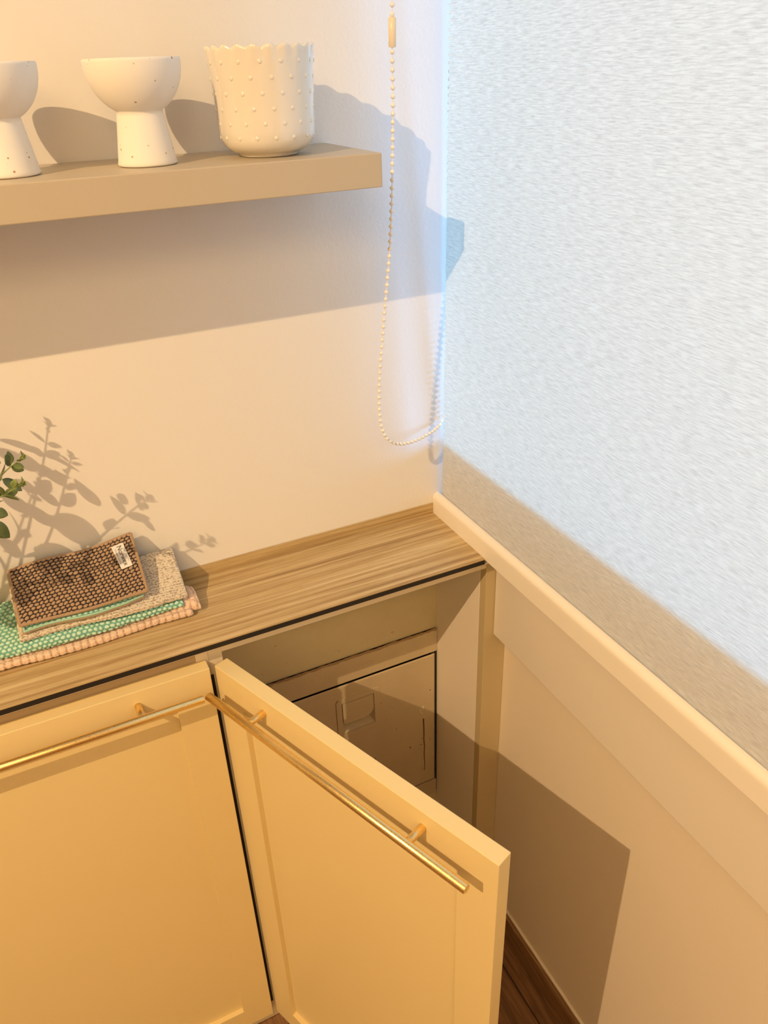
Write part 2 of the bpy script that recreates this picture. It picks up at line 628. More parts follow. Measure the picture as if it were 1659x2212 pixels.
# right cabinet, door open over the meter niche
cabR = empty('cabinet', (-0.235, -0.152, ZF))
tag(cabR, 'beige shaker cabinet in the corner, door swung open showing the metal hatch', 'cabinet', 'beige cabinets under the counter')
offR = (0.235, 0.152, -ZF)
cpart('side_panel', cabR, -0.4722, -0.4525, -0.152, 0.020, DZ0 + 0.003, -0.0120, M_carc, 0, offR)
cpart('side_panel', cabR, -0.0008, 0.0150, -0.1336, 0.0410, ZF, -0.0120, M_panel, 0.0006, offR)['label'] = 'right side panel of the open niche'
cpart('filler_strip', cabR, -0.0006, 0.0440, -0.1520, -0.134, ZF, -0.0120, M_post, 0.0005, offR)
cpart('plinth', cabR, -0.4722, -0.0010, -0.150, -0.134, ZF, DZ0 + 0.003, M_carc, 0, offR)
cpart('top_rail', cabR, -0.4525, -0.0010, -0.1520, -0.136, -0.0365, -0.0120, M_carc, 0.0004, offR)
cpart('bottom_panel', cabR, -0.4525, -0.0010, -0.150, 0.019, DZ0 + 0.003, DZ0 + 0.019, M_carc, 0, offR)
cpart('back_panel', cabR, -0.4525, -0.0010, 0.0195, 0.0220, -0.279, -0.0120, M_back, 0, offR)
cpart('back_panel', cabR, -0.4525, -0.0010, 0.0195, 0.0220, DZ0 + 0.019, -0.749, M_back, 0, offR)
d2 = make_door(cabR)
d2.location = (-0.4692 + 0.235, -0.1719 + 0.152, -ZF)
d2.rotation_euler = (0, 0, math.atan2(-0.45557, 0.18312))
make_handle_mesh(d2)
cpart('gap_shade_strip', cabR, -0.4762, -0.4695, -0.1535, -0.1521, DZ0 + 0.006, -0.072, M_dark, 0, offR)  # near-black strip added to paint the shade between the doors
# cup hinge hidden behind the open door
for z in (-0.16, -0.82):
    cpart('hinge', cabR, -0.4524, -0.434, -0.142, -0.118, z - 0.02, z + 0.02, M_screw, 0.002, offR)

# steel hatch at the back of the niche
hb = empty('steel_hatch', (-0.2, 0.0195, -0.75))
tag(hb, 'aged beige steel hatch with a recessed latch, dirty and rust stained, inside the open cabinet', 'hatch')
H = (0.2, -0.0195, 0.75)


def hp(name, x0, x1, y0, y1, z0, z1, mat, bev=0.0):
    return cpart(name, hb, x0, x1, y0, y1, z0, z1, mat, bev, H)


hp('gap_shade_backing', -0.452, -0.0012, 0.0380, 0.0400, -0.7475, -0.2795, M_dark)  # black sheet that paints deep shade behind the hatch gaps
bm = bmesh.new()
for q in ((-0.452, -0.0012, -0.3345, -0.2805), (-0.452, -0.0025, -0.748, -0.7035), (-0.452, -0.395, -0.7035, -0.3345)):
    add_box(bm, q[0] + H[0], q[1] + H[0], 0.0135 + H[1], 0.0185 + H[1], q[2] + H[2], q[3] + H[2], 0.0010)
bm_obj('frame', bm, M_box, hb)
# hatch door with a pocket cut through it
dx0, dx1, dz0, dz1 = -0.392, -0.0070, -0.6995, -0.3392
px0, px1, pz0, pz1 = -0.2145, -0.1455, -0.4620, -0.3845
yf_, yb_ = 0.0125, 0.0142
bm = bmesh.new()


def ringv(y, x0, x1, z0, z1):
    return [bm.verts.new((x + H[0], y + H[1], z + H[2])) for x, z in ((x0, z0), (x1, z0), (x1, z1), (x0, z1))]


R0 = ringv(yb_, dx0, dx1, dz0, dz1)
R1 = ringv(yf_ + 0.0012, dx0, dx1, dz0, dz1)
R2 = ringv(yf_, dx0 + 0.003, dx1 - 0.003, dz0 + 0.003, dz1 - 0.003)
R3 = ringv(yf_, px0 - 0.001, px1 + 0.001, pz0 - 0.001, pz1 + 0.001)
R4 = ringv(yf_ + 0.001, px0, px1, pz0, pz1)
R5 = ringv(0.0310, px0 + 0.001, px1 - 0.008, pz0 + 0.016, pz1 - 0.001)
for A_, B_ in ((R0, R1), (R1, R2), (R2, R3), (R3, R4), (R4, R5)):
    for i in range(4):
        j = (i + 1) % 4
        bm.faces.new((A_[i], A_[j], B_[j], B_[i]))
bm.faces.new(R5)
hd = bm_obj('hatch_door', bm, M_box, hb)
# flap with a rounded lower right corner
fx0, fx1, fz0, fz1 = px0 + 0.0016, px1 - 0.0012, -0.4390, pz1 - 0.0016
outl = [(fx0, fz1), (fx0, fz0 + 0.006)]
outl += [(fx0 + 0.006 - 0.006 * math.cos(t_), fz0 + 0.006 - 0.006 * math.sin(t_)) for t_ in np.linspace(0.2, PI / 2, 5)]
outl += [(fx1 - 0.02 + 0.02 * math.sin(t_), fz0 + 0.02 - 0.02 * math.cos(t_)) for t_ in np.linspace(0, PI / 2, 9)]
outl += [(fx1, fz1)]
bm = bmesh.new()
fa = [bm.verts.new((x + H[0], 0.0118 + H[1], z + H[2])) for x, z in outl]
fb_ = [bm.verts.new((x + H[0], 0.0175 + H[1], z + H[2])) for x, z in outl]
for i in range(len(outl)):
    j = (i + 1) % len(outl)
    bm.faces.new((fa[i], fa[j], fb_[j], fb_[i]))
bm.faces.new(fa[::-1]); bm.faces.new(fb_)
bmesh.ops.bevel(bm, geom=[e for e in bm.edges if e.verts[0] in fa and e.verts[1] in fa], offset=0.0006, segments=2, affect='EDGES')
latch = bm_obj('latch_flap', bm, M_box, hb)
# raised plate round the latch: a thin rounded frame
def rrect(x0, x1, z0, z1, r, n=6):
    out = []
    for cx, cz, a0 in ((x1 - r, z1 - r, 0), (x0 + r, z1 - r, PI / 2), (x0 + r, z0 + r, PI), (x1 - r, z0 + r, 1.5 * PI)):
        for k in range(n + 1):
            an = a0 + k * PI / 2 / n
            out.append((cx + r * math.cos(an), cz + r * math.sin(an)))
    return out


bm = bmesh.new()
o1 = rrect(-0.2265, -0.1325, -0.4745, -0.3725, 0.008)
i1 = rrect(px0 - 0.0005, px1 + 0.0005, pz0 - 0.0005, pz1 + 0.0005, 0.0012)
vo = [bm.verts.new((x + H[0], 0.0125 + H[1], z + H[2])) for x, z in o1]
vt = [bm.verts.new((x + H[0], 0.0114 + H[1], z + H[2])) for x, z in rrect(-0.2262, -0.1328, -0.4742, -0.3728, 0.008)]
vi = [bm.verts.new((x + H[0], 0.0114 + H[1], z + H[2])) for x, z in i1]
vj = [bm.verts.new((x + H[0], 0.0135 + H[1], z + H[2])) for x, z in i1]
n_ = len(o1)
for i in range(n_):
    j = (i + 1) % n_
    for A_, B_ in ((vo, vt), (vt, vi), (vi, vj)):
        bm.faces.new((A_[i], A_[j], B_[j], B_[i]))
bm_obj('latch_plate', bm, M_box, hb)
bm = bmesh.new()
add_tube(bm, [(x + H[0], 0.01235 + H[1], z + H[2]) for x, z in o1[8:22]], 0.0006, 6)
bm_obj('plate_shadow_gap', bm, M_rust, hb)['label'] = 'painted shadow line along the latch plate'  # rust-coloured tube drawn as the shadow line beside the plate
# rust run, plaster blob and chips
bm = bmesh.new()
run = [Vector((-0.0335 + 0.0012 * noise.noise(Vector((z * 40, 3, 1))) - (z + 0.55) * 0.012 + H[0], 0.01235 + H[1], z + H[2])) for z in np.linspace(-0.505, -0.660, 40)]
add_tube(bm, run, [0.0016 - 0.0008 * i / 39 for i in range(40)], 6)
bm_obj('rust_run', bm, M_rust, hb, True)['label'] = 'brown rust run'
for (x, z, r) in ((-0.0665, -0.574, 0.0018), (-0.041, -0.578, 0.0013), (-0.0185, -0.572, 0.0011), (-0.098, -0.506, 0.001), (-0.018, -0.432, 0.0013), (-0.0385, -0.561, 0.0010)):
    bm = bmesh.new()
    bmesh.ops.create_icosphere(bm, subdivisions=2, radius=r, matrix=Matrix.Translation((x + H[0], 0.0125 + H[1], z + H[2])) @ Matrix.Diagonal((1, 0.4, 1.4, 1)))
    bm_obj('rust_speck', bm, M_rust, hb, True)
bm = bmesh.new()
add_tube(bm, [(-0.150 + H[0], 0.0124 + H[1], -0.5625 + H[2]), (-0.146 + H[0], 0.0124 + H[1], -0.586 + H[2])], [0.0005, 0.0010], 6)
bm_obj('rust_streak', bm, M_rust, hb, True)

bm = bmesh.new()
random.seed(4)
for k in range(9):
    bmesh.ops.create_icosphere(bm, subdivisions=2, radius=0.0018 + random.random() * 0.0028,
                               matrix=Matrix.Translation((-0.0355 + random.uniform(-0.007, 0.003) + H[0], 0.0124 + H[1], -0.482 + random.uniform(-0.012, 0.010) + H[2])) @ Matrix.Diagonal((1, 0.22, 1.5, 1)))
bm_obj('plaster_blob', bm, M_plaster, hb, True)
hp('hatch_gap_shade', -0.0052, -0.0012, 0.0150, 0.0185, -0.7400, -0.3350, M_dark)  # black bar added as painted shade in the hatch's right gap
# lumpy sealant along the top of the hatch
bm = bmesh.new()
cp = [Vector((x + H[0], 0.0150 + H[1] - 0.0010 * noise.noise(Vector((x * 60, 0, 0))), -0.2800 + H[2] + 0.0016 * noise.noise(Vector((x * 35, 7, 0))))) for x in np.linspace(-0.45, -0.003, 200)]
add_tube(bm, cp, [0.0024 + 0.0014 * noise.noise(Vector((p_.x * 90, 2, 2))) for p_ in cp], 8)
bm_obj('sealant_bead', bm, metal_box_mat('dirty_sealant', (0.36, 0.24, 0.13)), hb, True)['label'] = 'dirty brown lumpy sealant line'

# ------------------------------------------------------------------ wall shelf
sh = box('floating_shelf', -1.6, -0.180, -0.172, -0.0005, 0.571, 0.608, M_shelf, bev=0.0012)
tag(sh, 'thick beige floating shelf on the back wall holding the white pots', 'shelf')

# ------------------------------------------------------------------ planter with scalloped rim
t_ = 0.0038
pr_out = [(0.0, 0.0), (0.030, 0.0), (0.0335, 0.0006), (0.0348, 0.0022), (0.0355, 0.0038), (0.0400, 0.0052), (0.0460, 0.0084), (0.0507, 0.0130), (0.0535, 0.0185), (0.0548, 0.0260), (0.0552, 0.0350)]
for z in np.linspace(0.040, 0.106, 34):
    f = (z - 0.035) / 0.074
    pr_out.append((0.0553 + 0.0046 * f ** 1.5, z))
rim = [(0.0600, 0.1090), (0.0590, 0.1100), (0.0572, 0.1092)]
pr_in = [(pr_out[-1][0] - t_, 0.106), (0.0530, 0.08), (0.0500, 0.04), (0.044, 0.022), (0.028, 0.012), (0, 0.011)]
prof = pr_out + rim + pr_in


def scallop(r, z, an, i):
    k = max(0.0, min(1.0, (z - 0.090) / 0.02))
    s_ = abs(math.cos(11 * an)) if z > 0.02 else 0
    amp = 1.0 - 2.0 * (1 - abs(math.cos(11 * an))) ** 1.0
    z2 = z + (0.0030 * (abs(math.cos(11 * an)) ** 1.3 - 0.55)) * k ** 2
    return r + 0.0007 * k * math.cos(22 * an), z2


pot = lathe('planter', prof, M_pot, None, 264, scallop)
pot.location = (-0.2905, -0.0985, 0.6081)
tag(pot, 'glossy cream ceramic planter with raised dots and scalloped rim, right end of the shelf', 'planter')
bm = bmesh.new()
rows = [0.0925, 0.0770, 0.0615, 0.0460, 0.0305]
rows = [0.0950, 0.0800, 0.0650, 0.0500, 0.0355, 0.0215]
for ri, z in enumerate(rows):
    r = np.interp(z, [q[1] for q in pr_out[4:]], [q[0] for q in pr_out[4:]])
    for k in range(16):
        an = 2 * PI * (k + 0.5 * (ri % 2)) / 16 + 0.05
        mt = Matrix.Translation((r * math.cos(an), r * math.sin(an), z)) @ Matrix.Rotation(an, 4, 'Z') @ Matrix.Diagonal((0.34, 1, 1, 1))
        bmesh.ops.create_icosphere(bm, subdivisions=3, radius=0.0023, matrix=mt)
o = bm_obj('raised_dots', bm, M_pot, pot, True)
o['label'] = 'rows of raised glazed dots'

# ------------------------------------------------------------------ pedestal bowls
bowl_prof = [(0.0, 0.0), (0.0285, 0.0), (0.0312, 0.0008), (0.0320, 0.0025)]
for z in np.linspace(0.006, 0.0535, 12):
    bowl_prof.append((0.0320 - (0.0320 - 0.0240) * (z / 0.054), z))
ped_n = len(bowl_prof)
for an in np.linspace(math.radians(-62), 0, 20):
    bowl_prof.append((0.0500 * math.cos(an) ** 0.92 if an < 0 else 0.05, 0.0540 + 0.0450 * (1 + math.sin(an) / math.sin(math.radians(62)))))
bowl_prof += [(0.0500, 0.1005), (0.0494, 0.1020), (0.0484, 0.1024), (0.0474, 0.1016), (0.0468, 0.0995)]
for an in np.linspace(0, -PI / 2, 14)[1:]:
    bowl_prof.append((0.0465 * math.cos(an) if an > -PI / 2 + 1e-6 else 0.0, 0.0985 + 0.0385 * math.sin(an)))
b1 = lathe('pedestal_bowl', bowl_prof, M_bowl, None, 128)
b1.location = (-0.4315, -0.100, 0.6081)
tag(b1, 'speckled white pedestal bowl standing next to the dotted planter', 'bowl', 'white pedestal bowls on the shelf')
b2 = b1.copy()
COL.objects.link(b2)
b2.location = (-0.5748, -0.101, 0.6081)
b2.rotation_euler = (0, 0, 2.1)
b2['label'] = 'speckled white pedestal bowl cut off by the left edge of the picture'

# ------------------------------------------------------------------ roller blind
bl = empty('roller_blind', (-0.006, -0.66, 1.64))
tag(bl, 'white woven roller blind covering the window, with a bead chain at its left', 'blind')
BX, BY, BZ = 0.006, 0.66, -1.64
bm = bmesh.new()
yl0, yl1 = -0.0115, -0.0370        # left edge leans slightly
ny, nz = 24, 40
grid = []
for i in range(nz + 1):
    f = i / nz
    z = 0.022 + f * (1.62 - 0.022)
    y0 = yl0 + (yl1 - yl0) * f
    row = []
    for j in range(ny + 1):
        y = y0 + (-1.40 - y0) * j / ny
        row.append(bm.verts.new((-0.006 + BX + 0.0006 * math.sin(y * 9 + z * 2), y + BY, z + BZ)))
    grid.append(row)
for i in range(nz):
    for j in range(ny):
        bm.faces.new((grid[i][j], grid[i][j + 1], grid[i + 1][j + 1], grid[i + 1][j]))
bm_obj('fabric', bm, M_blind, bl, True)
bm = bmesh.new()
rod(bm, (BX + 0.004, -0.03 + BY, 1.64 + BZ), (BX + 0.004, -1.42 + BY, 1.64 + BZ), 0.022, 24)
bm_obj('roller_tube', bm, M_trim, bl)
# bead chain loop: front strand hangs room side, back strand between blind and wall
ctrl = [(-0.0965, -0.085, 1.62), (-0.109, -0.085, 1.10), (-0.1195, -0.085, 0.745), (-0.1215, -0.085, 0.64), (-0.1290, -0.085, 0.50), (-0.1425, -0.085, 0.39),
        (-0.1530, -0.085, 0.300), (-0.1530, -0.082, 0.240), (-0.1440, -0.077, 0.208), (-0.127, -0.070, 0.1885), (-0.102, -0.060, 0.177), (-0.074, -0.048, 0.172), (-0.045, -0.034, 0.1705),
        (-0.020, -0.018, 0.1695), (-0.0040, -0.0052, 0.174), (0.004, -0.0045, 0.200), (0.004, -0.0070, 0.30), (0.002, -0.0110, 0.50), (0.0005, -0.0165, 0.765), (0.004, -0.026, 1.2), (0.006, -0.034, 1.62)]
pts = resample(curve_pts(ctrl, 60), 0.0005)
bm = bmesh.new()
add_tube(bm, pts[::6] + [pts[-1]], 0.00085, 6)
beads = pts[::19]
skip = []
for p_ in beads:
    if 0.7135 < p_.z < 0.7440 and p_.x < -0.05: continue
    bmesh.ops.create_icosphere(bm, subdivisions=2, radius=0.0030, matrix=Matrix.Translation(p_))
for v_ in bm.verts: v_.co += Vector((BX, BY, BZ))
chain = bm_obj('bead_chain', bm, M_bead, bl, True)
chain['label'] = 'white bead pull chain'
bm = bmesh.new()
pc = [p_ for p_ in pts if 0.7125 < p_.z < 0.7440 and p_.x < -0.05]
sh_ = Vector((BX, BY, BZ))
rod(bm, pc[-1] + sh_, pc[0] + sh_, 0.0046, 20, 0.0012)
o = bm_obj('chain_connector', bm, M_conn, chain); auto_smooth(o, 0.8)
o['label'] = 'cream barrel connector'

# ------------------------------------------------------------------ towels
def knit(a_, b_, pitch=0.0075):
    """staggered rounded loops"""
    a_, b_ = (a_ + 0.0030 * (vnoise(a_ * 60, b_ * 60, 21) - 0.5) + 0.0016 * (vnoise(a_ * 260, b_ * 260, 23) - 0.5),
              b_ + 0.0022 * (vnoise(a_ * 50, b_ * 70, 22) - 0.5) + 0.0012 * (vnoise(a_ * 260, b_ * 260, 24) - 0.5))
    rv = b_ / (pitch * 0.78)
    row = np.floor(rv)
    fu = (a_ / pitch + 0.5 * (row % 2)) % 1.0 - 0.5
    fv = rv - row - 0.5
    d = np.sqrt((fu * 1.02) ** 2 + (fv * 0.98) ** 2)
    return np.clip(1 - (d / 0.52) ** 2.4, 0, 1)


def vnoise(a_, b_, seed=0):
    """value noise on arrays"""
    rs = np.random.RandomState(seed)
    T = rs.rand(256, 256)
    ia, ib = np.floor(a_).astype(int), np.floor(b_).astype(int)
    fa_, fb2 = a_ - ia, b_ - ib
    fa_ = fa_ * fa_ * (3 - 2 * fa_); fb2 = fb2 * fb2 * (3 - 2 * fb2)
    g = lambda x, y: T[x % 256, y % 256]
    return (g(ia, ib) * (1 - fa_) * (1 - fb2) + g(ia + 1, ib) * fa_ * (1 - fb2) + g(ia, ib + 1) * (1 - fa_) * fb2 + g(ia + 1, ib + 1) * fa_ * fb2)


def slab(name, mat, parent, org, x0, x1, yfun, ztop, thick, pat, amp, nu=360, nv=170, endr=0.008, wob=0.0, seed=1):
    """folded cloth: u runs along its length, v goes round the cross section (top, front fold, bottom, back).
    yfun(fx) -> (front y, back y); ztop(fx, fy) -> height of the mid-surface top; thick(fx) -> thickness"""
    U = np.linspace(0, 1, nu)
    # v: parameter round a flattened superellipse
    th = np.linspace(0, 2 * PI, nv, endpoint=False)
    # concentrate samples on the top side
    th = th + 0.0
    UU, TH = np.meshgrid(U, th, indexing='ij')
    ex = 0.35
    cy = np.sign(np.cos(TH)) * np.abs(np.cos(TH)) ** 0.9
    # cross section coords: cy in -1(front)..1(back); cz thickness direction
    cz = np.sign(np.sin(TH)) * np.abs(np.sin(TH)) ** ex
    X = x0 + (x1 - x0) * UU
    yfr = np.vectorize(lambda f: yfun(f)[0])(U)[:, None]
    ybk = np.vectorize(lambda f: yfun(f)[1])(U)[:, None]
    e = np.minimum(UU * abs(x1 - x0), (1 - UU) * abs(x1 - x0))
    k = np.clip(e / endr, 0, 1)
    endk = np.sqrt(np.clip(1 - (1 - k) ** 2, 0, 1))
    FY = (cy + 1) / 2
    Y = yfr + (ybk - yfr) * FY
    T_ = thick(UU) * (0.15 + 0.85 * endk)
    ZT = ztop(UU, FY)
    Z = ZT - thick(UU) / 2 + cz * T_ / 2
    if wob:
        Y = Y + wob * (vnoise(X * 40, FY * 0 + 3.3, seed) - 0.5)
        Z = Z + wob * 0.5 * (vnoise(X * 35, FY * 5, seed + 5) - 0.5)
    P = np.stack([X, Y, Z], -1)
    # arc length along v for pattern
    dP = np.linalg.norm(np.roll(P, -1, 1) - P, axis=2)
    arc = np.cumsum(dP, 1) - dP
    du = np.gradient(P, axis=0)
    dv = (np.roll(P, -1, 1) - np.roll(P, 1, 1))
    N = np.cross(du, dv)
    N /= (np.linalg.norm(N, axis=2, keepdims=True) + 1e-12)
    Cn = P.mean(1, keepdims=True)
    sgn = np.sign(((P - Cn) * N).sum(2).mean())
    N *= sgn
    h = pat(X, arc)
    P = P + N * (h * amp * np.clip(0.3 + endk, 0, 1))[..., None]
    P -= np.array(org)
    nu_, nv_ = UU.shape
    me = bpy.data.meshes.new(name)
    verts = P.reshape(-1, 3)
    i, j = np.meshgrid(np.arange(nu_ - 1), np.arange(nv_), indexing='ij')
    a_ = i * nv_ + j; b_ = i * nv_ + (j + 1) % nv_; c_ = (i + 1) * nv_ + (j + 1) % nv_; d_ = (i + 1) * nv_ + j
    quads = np.stack([a_, b_, c_, d_], -1).reshape(-1, 4)
    if sgn > 0: quads = quads[:, ::-1]
    nf = len(quads)
    me.vertices.add(len(verts)); me.vertices.foreach_set('co', verts.ravel())
    me.loops.add(nf * 4); me.loops.foreach_set('vertex_index', quads.ravel().astype(np.int32))
    me.polygons.add(nf)
    me.polygons.foreach_set('loop_start', np.arange(0, nf * 4, 4, dtype=np.int32))
    me.polygons.foreach_set('loop_total', np.full(nf, 4, dtype=np.int32))
    me.update(calc_edges=True)
    bmx = bmesh.new(); bmx.from_mesh(me); bmx.verts.ensure_lookup_table()
    bmx.faces.new([bmx.verts[q] for q in range(nv_)])
    bmx.faces.new([bmx.verts[(nu_ - 1) * nv_ + q] for q in range(nv_)][::-1])
    bmesh.ops.recalc_face_normals(bmx, faces=bmx.faces[:])
    bmx.to_mesh(me); bmx.free()
    at = me.attributes.new('pile', 'FLOAT', 'POINT')
    at.data.foreach_set('value', np.clip(h, 0, 1).reshape(-1).astype(np.float32))
    return mesh_obj(name, me, mat, parent, True)


M_coral = cloth('coral_terry', (0.46, 0.30, 0.21), (0.76, 0.56, 0.42))
M_mint = cloth('mint_knit', (0.16, 0.42, 0.34), (0.52, 0.76, 0.62))
M_taupe = cloth('taupe_terry', (0.36, 0.29, 0.22), (0.68, 0.60, 0.48))
M_brown = cloth('brown_mesh_knit', (0.030, 0.016, 0.012), (0.40, 0.27, 0.17), mid=0.42)
M_pipe = cloth('tan_piping', (0.40, 0.27, 0.16), (0.52, 0.37, 0.24))
M_pipe2 = cloth('mint_piping', (0.36, 0.62, 0.48), (0.50, 0.74, 0.60))


def pat_waffle(a_, b_):
    a2 = a_ + 0.002 * (vnoise(a_ * 90, b_ * 120, 31) - 0.5)
    rib = 0.5 + 0.5 * np.cos(2 * PI * a2 / 0.0098)
    rib = np.clip(rib * 1.7, 0, 1) ** 0.8
    seam = np.clip(np.abs(((b_ / 0.034) % 1) - 0.5) * 14, 0, 1)
    return np.clip(0.34 + 0.42 * rib * seam + 0.50 * (vnoise(a_ * 900, b_ * 900, 3) - 0.4), 0, 1)


def pat_terry(a_, b_):
    line = 0.5 + 0.5 * np.cos(2 * PI * b_ / 0.0042)
    return np.clip(0.35 + 0.25 * line + 0.75 * (vnoise(a_ * 620, b_ * 800, 9) - 0.35), 0, 1)


def pat_mint(a_, b_):
    return np.clip(knit(a_, b_, 0.0072) * (0.8 + 0.35 * vnoise(a_ * 150, b_ * 150, 11)), 0, 1)


def pat_brown(a_, b_):
    a2 = a_ + 0.35 * b_
    return np.clip(knit(a2, b_, 0.0066) * (0.8 + 0.4 * vnoise(a_ * 200, b_ * 200, 12)), 0, 1)


one = lambda q: np.ones_like(q)
YB = -0.0125
# 1 coral towel, bottom of the pile
org = (-0.62, -0.06, 0.0)
t1 = slab('folded_towel', M_coral, None, org, -0.80, -0.474,
          lambda f: (-0.1015 + 0.003 * math.sin(f * 9), YB), lambda fx, fy: 0.0122 + 0.010 * fy * one(fx),
          lambda fx: 0.0105 * one(fx), pat_waffle, 0.0016, 420, 170, 0.007, 0.002, 2)
t1.location = org
tag(t1, 'ribbed coral pink towel, lowest in the pile on the counter', 'towel', 'folded towels piled on the counter')
t1b = slab('turned_corner', M_coral, t1, org, -0.502, -0.4615,
           lambda f: (-0.0915 + 0.006 * f - 0.012 * f * f, -0.028 - 0.016 * f), lambda fx, fy: 0.0145 + 0.006 * np.sin(fy * PI) + 0.002 * one(fx),
           lambda fx: 0.0125 * one(fx), pat_waffle, 0.0018, 120, 130, 0.009, 0.003, 7)
# 2 mint knit towel
t2 = slab('folded_towel', M_mint, None, org, -0.80, -0.4845,
          lambda f: (-0.0965 + 0.004 * math.sin(f * 7 + 1), YB), lambda fx, fy: 0.0300 - 0.006 * np.clip((fx - 0.45) / 0.55, 0, 1) + 0.026 * fy ** 1.3,
          lambda fx: 0.0140 - 0.0060 * np.clip((fx - 0.4) / 0.55, 0, 1), pat_mint, 0.0020, 420, 190, 0.006, 0.001, 3)
t2.location = org
tag(t2, 'mint green knitted towel between the coral towel and the grey beige towel', 'towel', 'folded towels piled on the counter')
# 3 taupe terry towel
def z3(fx, fy):
    f = 0.0412 - 0.0070 * np.clip((fx - 0.45) / 0.55, 0, 1) ** 1.2
    return f + 0.036 * fy ** 1.15 + 0.004 * np.sin(fx * 8) * fy
t3 = slab('folded_towel', M_taupe, None, org, -0.704, -0.4755,
          lambda f: (-0.0930 + 0.003 * math.sin(f * 8) + 0.004 * max(0, f - 0.8) / 0.2, YB - 0.002), z3,
          lambda fx: 0.0085 * one(fx), pat_terry, 0.0014, 420, 240, 0.005, 0.002, 4)
t3.location = org
tag(t3, 'grey beige terry towel lying on the mint towel, directly below the brown pad', 'towel', 'folded towels piled on the counter')
# 4 folded two-sided scrub pad: mint inside, brown mesh outside
pad = empty('folded_pad', (-0.62, -0.06, 0.045))
tag(pad, 'folded brown mesh cleaning pad with mint lining and a white label, top of the pile', 'cleaning pad')
org4 = (-0.62, -0.06, 0.045)


def z4a(fx, fy):
    return 0.0490 + 0.0012 * np.sin(fx * 7) + 0.044 * fy ** 1.1


def z4b(fx, fy):
    bulge = 0.0065 * np.clip(fy * 3, 0, 1) ** 0.8
    return 0.0600 - 0.0025 * np.sin(fx * PI) * (1 - fy) + 0.0030 * np.sin(fx * 7.5) * fy + bulge + 0.0380 * fy ** 1.05 + 0.012 * fy * np.clip((fx - 0.15) / 0.85, 0, 1) ** 1.0 * (1 - 0.25 * fx)


low = slab('lining_layer', M_mint, pad, org4, -0.696, -0.536, lambda f: (-0.0905 + 0.002 * math.sin(f * 9) + 0.006 * max(0, f - 0.85) / 0.15, -0.020), z4a,
           lambda fx: 0.0052 * one(fx), pat_mint, 0.0012, 300, 150, 0.004, 0.0, 5)
low['label'] = 'mint green knitted inner side'
upl = slab('mesh_layer', M_brown, pad, org4, -0.6975, -0.5305, lambda f: (-0.0885 + 0.001 * math.sin(f * 9), -0.0165), z4b,
           lambda fx: 0.0052 * one(fx), pat_brown, 0.0019, 420, 300, 0.004, 0.0, 6)
upl['label'] = 'brown open mesh outer side'


def edge_path(zf, x0, x1, yfr, ybk, th_, sides, n=70):
    out = []
    if 'L' in sides:
        for fy in np.linspace(1, 0, n): out.append(Vector((x0, yfr(0.0) + (ybk - yfr(0.0)) * fy, float(zf(np.array(0.0), np.array(fy))) - th_)))
    if 'F' in sides:
        for fx in np.linspace(0, 1, n): out.append(Vector((x0 + (x1 - x0) * fx, yfr(fx), float(zf(np.array(fx), np.array(0.0))) - th_)))
    if 'R' in sides:
        for fy in np.linspace(0, 1, n): out.append(Vector((x1, yfr(1.0) + (ybk - yfr(1.0)) * fy, float(zf(np.array(1.0), np.array(fy))) - th_)))
    return [p_ - Vector(org4) for p_ in out]


bm = bmesh.new()
f1 = lambda f: -0.0892 + 0.001 * math.sin(f * 9)
add_tube(bm, edge_path(z4b, -0.6985, -0.5295, f1, -0.0165, 0.0015, 'LFR'), 0.0023, 10)
pb = edge_path(z4b, -0.6985, -0.5295, f1, -0.0165, 0.0015, 'LFR')
add_tube(bm, [pb[-1], pb[0]] if False else [p_ for p_ in [Vector((-0.5295 + (-0.6985 + 0.5295) * f, -0.0160, float(z4b(np.array(1 - f), np.array(1.0))) - 0.0015)) - Vector(org4) for f in np.linspace(0, 1, 50)]], 0.0021, 10)
pp = bm_obj('edge_piping', bm, M_pipe, pad, True); pp['label'] = 'tan piped border'
bm = bmesh.new()
f2 = lambda f: -0.0920 + 0.002 * math.sin(f * 9) + 0.006 * max(0, f - 0.85) / 0.15
add_tube(bm, edge_path(lambda a_, b_: z4a(a_, b_) - 0.0010, -0.6965, -0.5355, f2, -0.020, 0.0012, 'LFR'), 0.0019, 10)
bm_obj('edge_piping', bm, M_pipe, pad, True)
bm = bmesh.new()
add_tube(bm, edge_path(lambda a_, b_: z4a(a_, b_) + 0.0018, -0.6955, -0.5365, lambda f: f2(f) - 0.0006, -0.020, 0.0012, 'LFR'), 0.0016, 10)
bm_obj('edge_piping', bm, M_pipe2, pad, True)['label'] = 'mint piped border'


# label sewn to the pad: build on the pad surface with its own local frame
def pad_surf(x, y):
    fx = (x + 0.6975) / (0.6975 - 0.5305); 
    yf = -0.0885; fy = (y - yf) / (-0.0165 - yf)
    return float(z4b(np.array(fx), np.array(fy)))


c0 = Vector((-0.5500, -0.0440, 0)); 
lw, lh = 0.0390, 0.0175
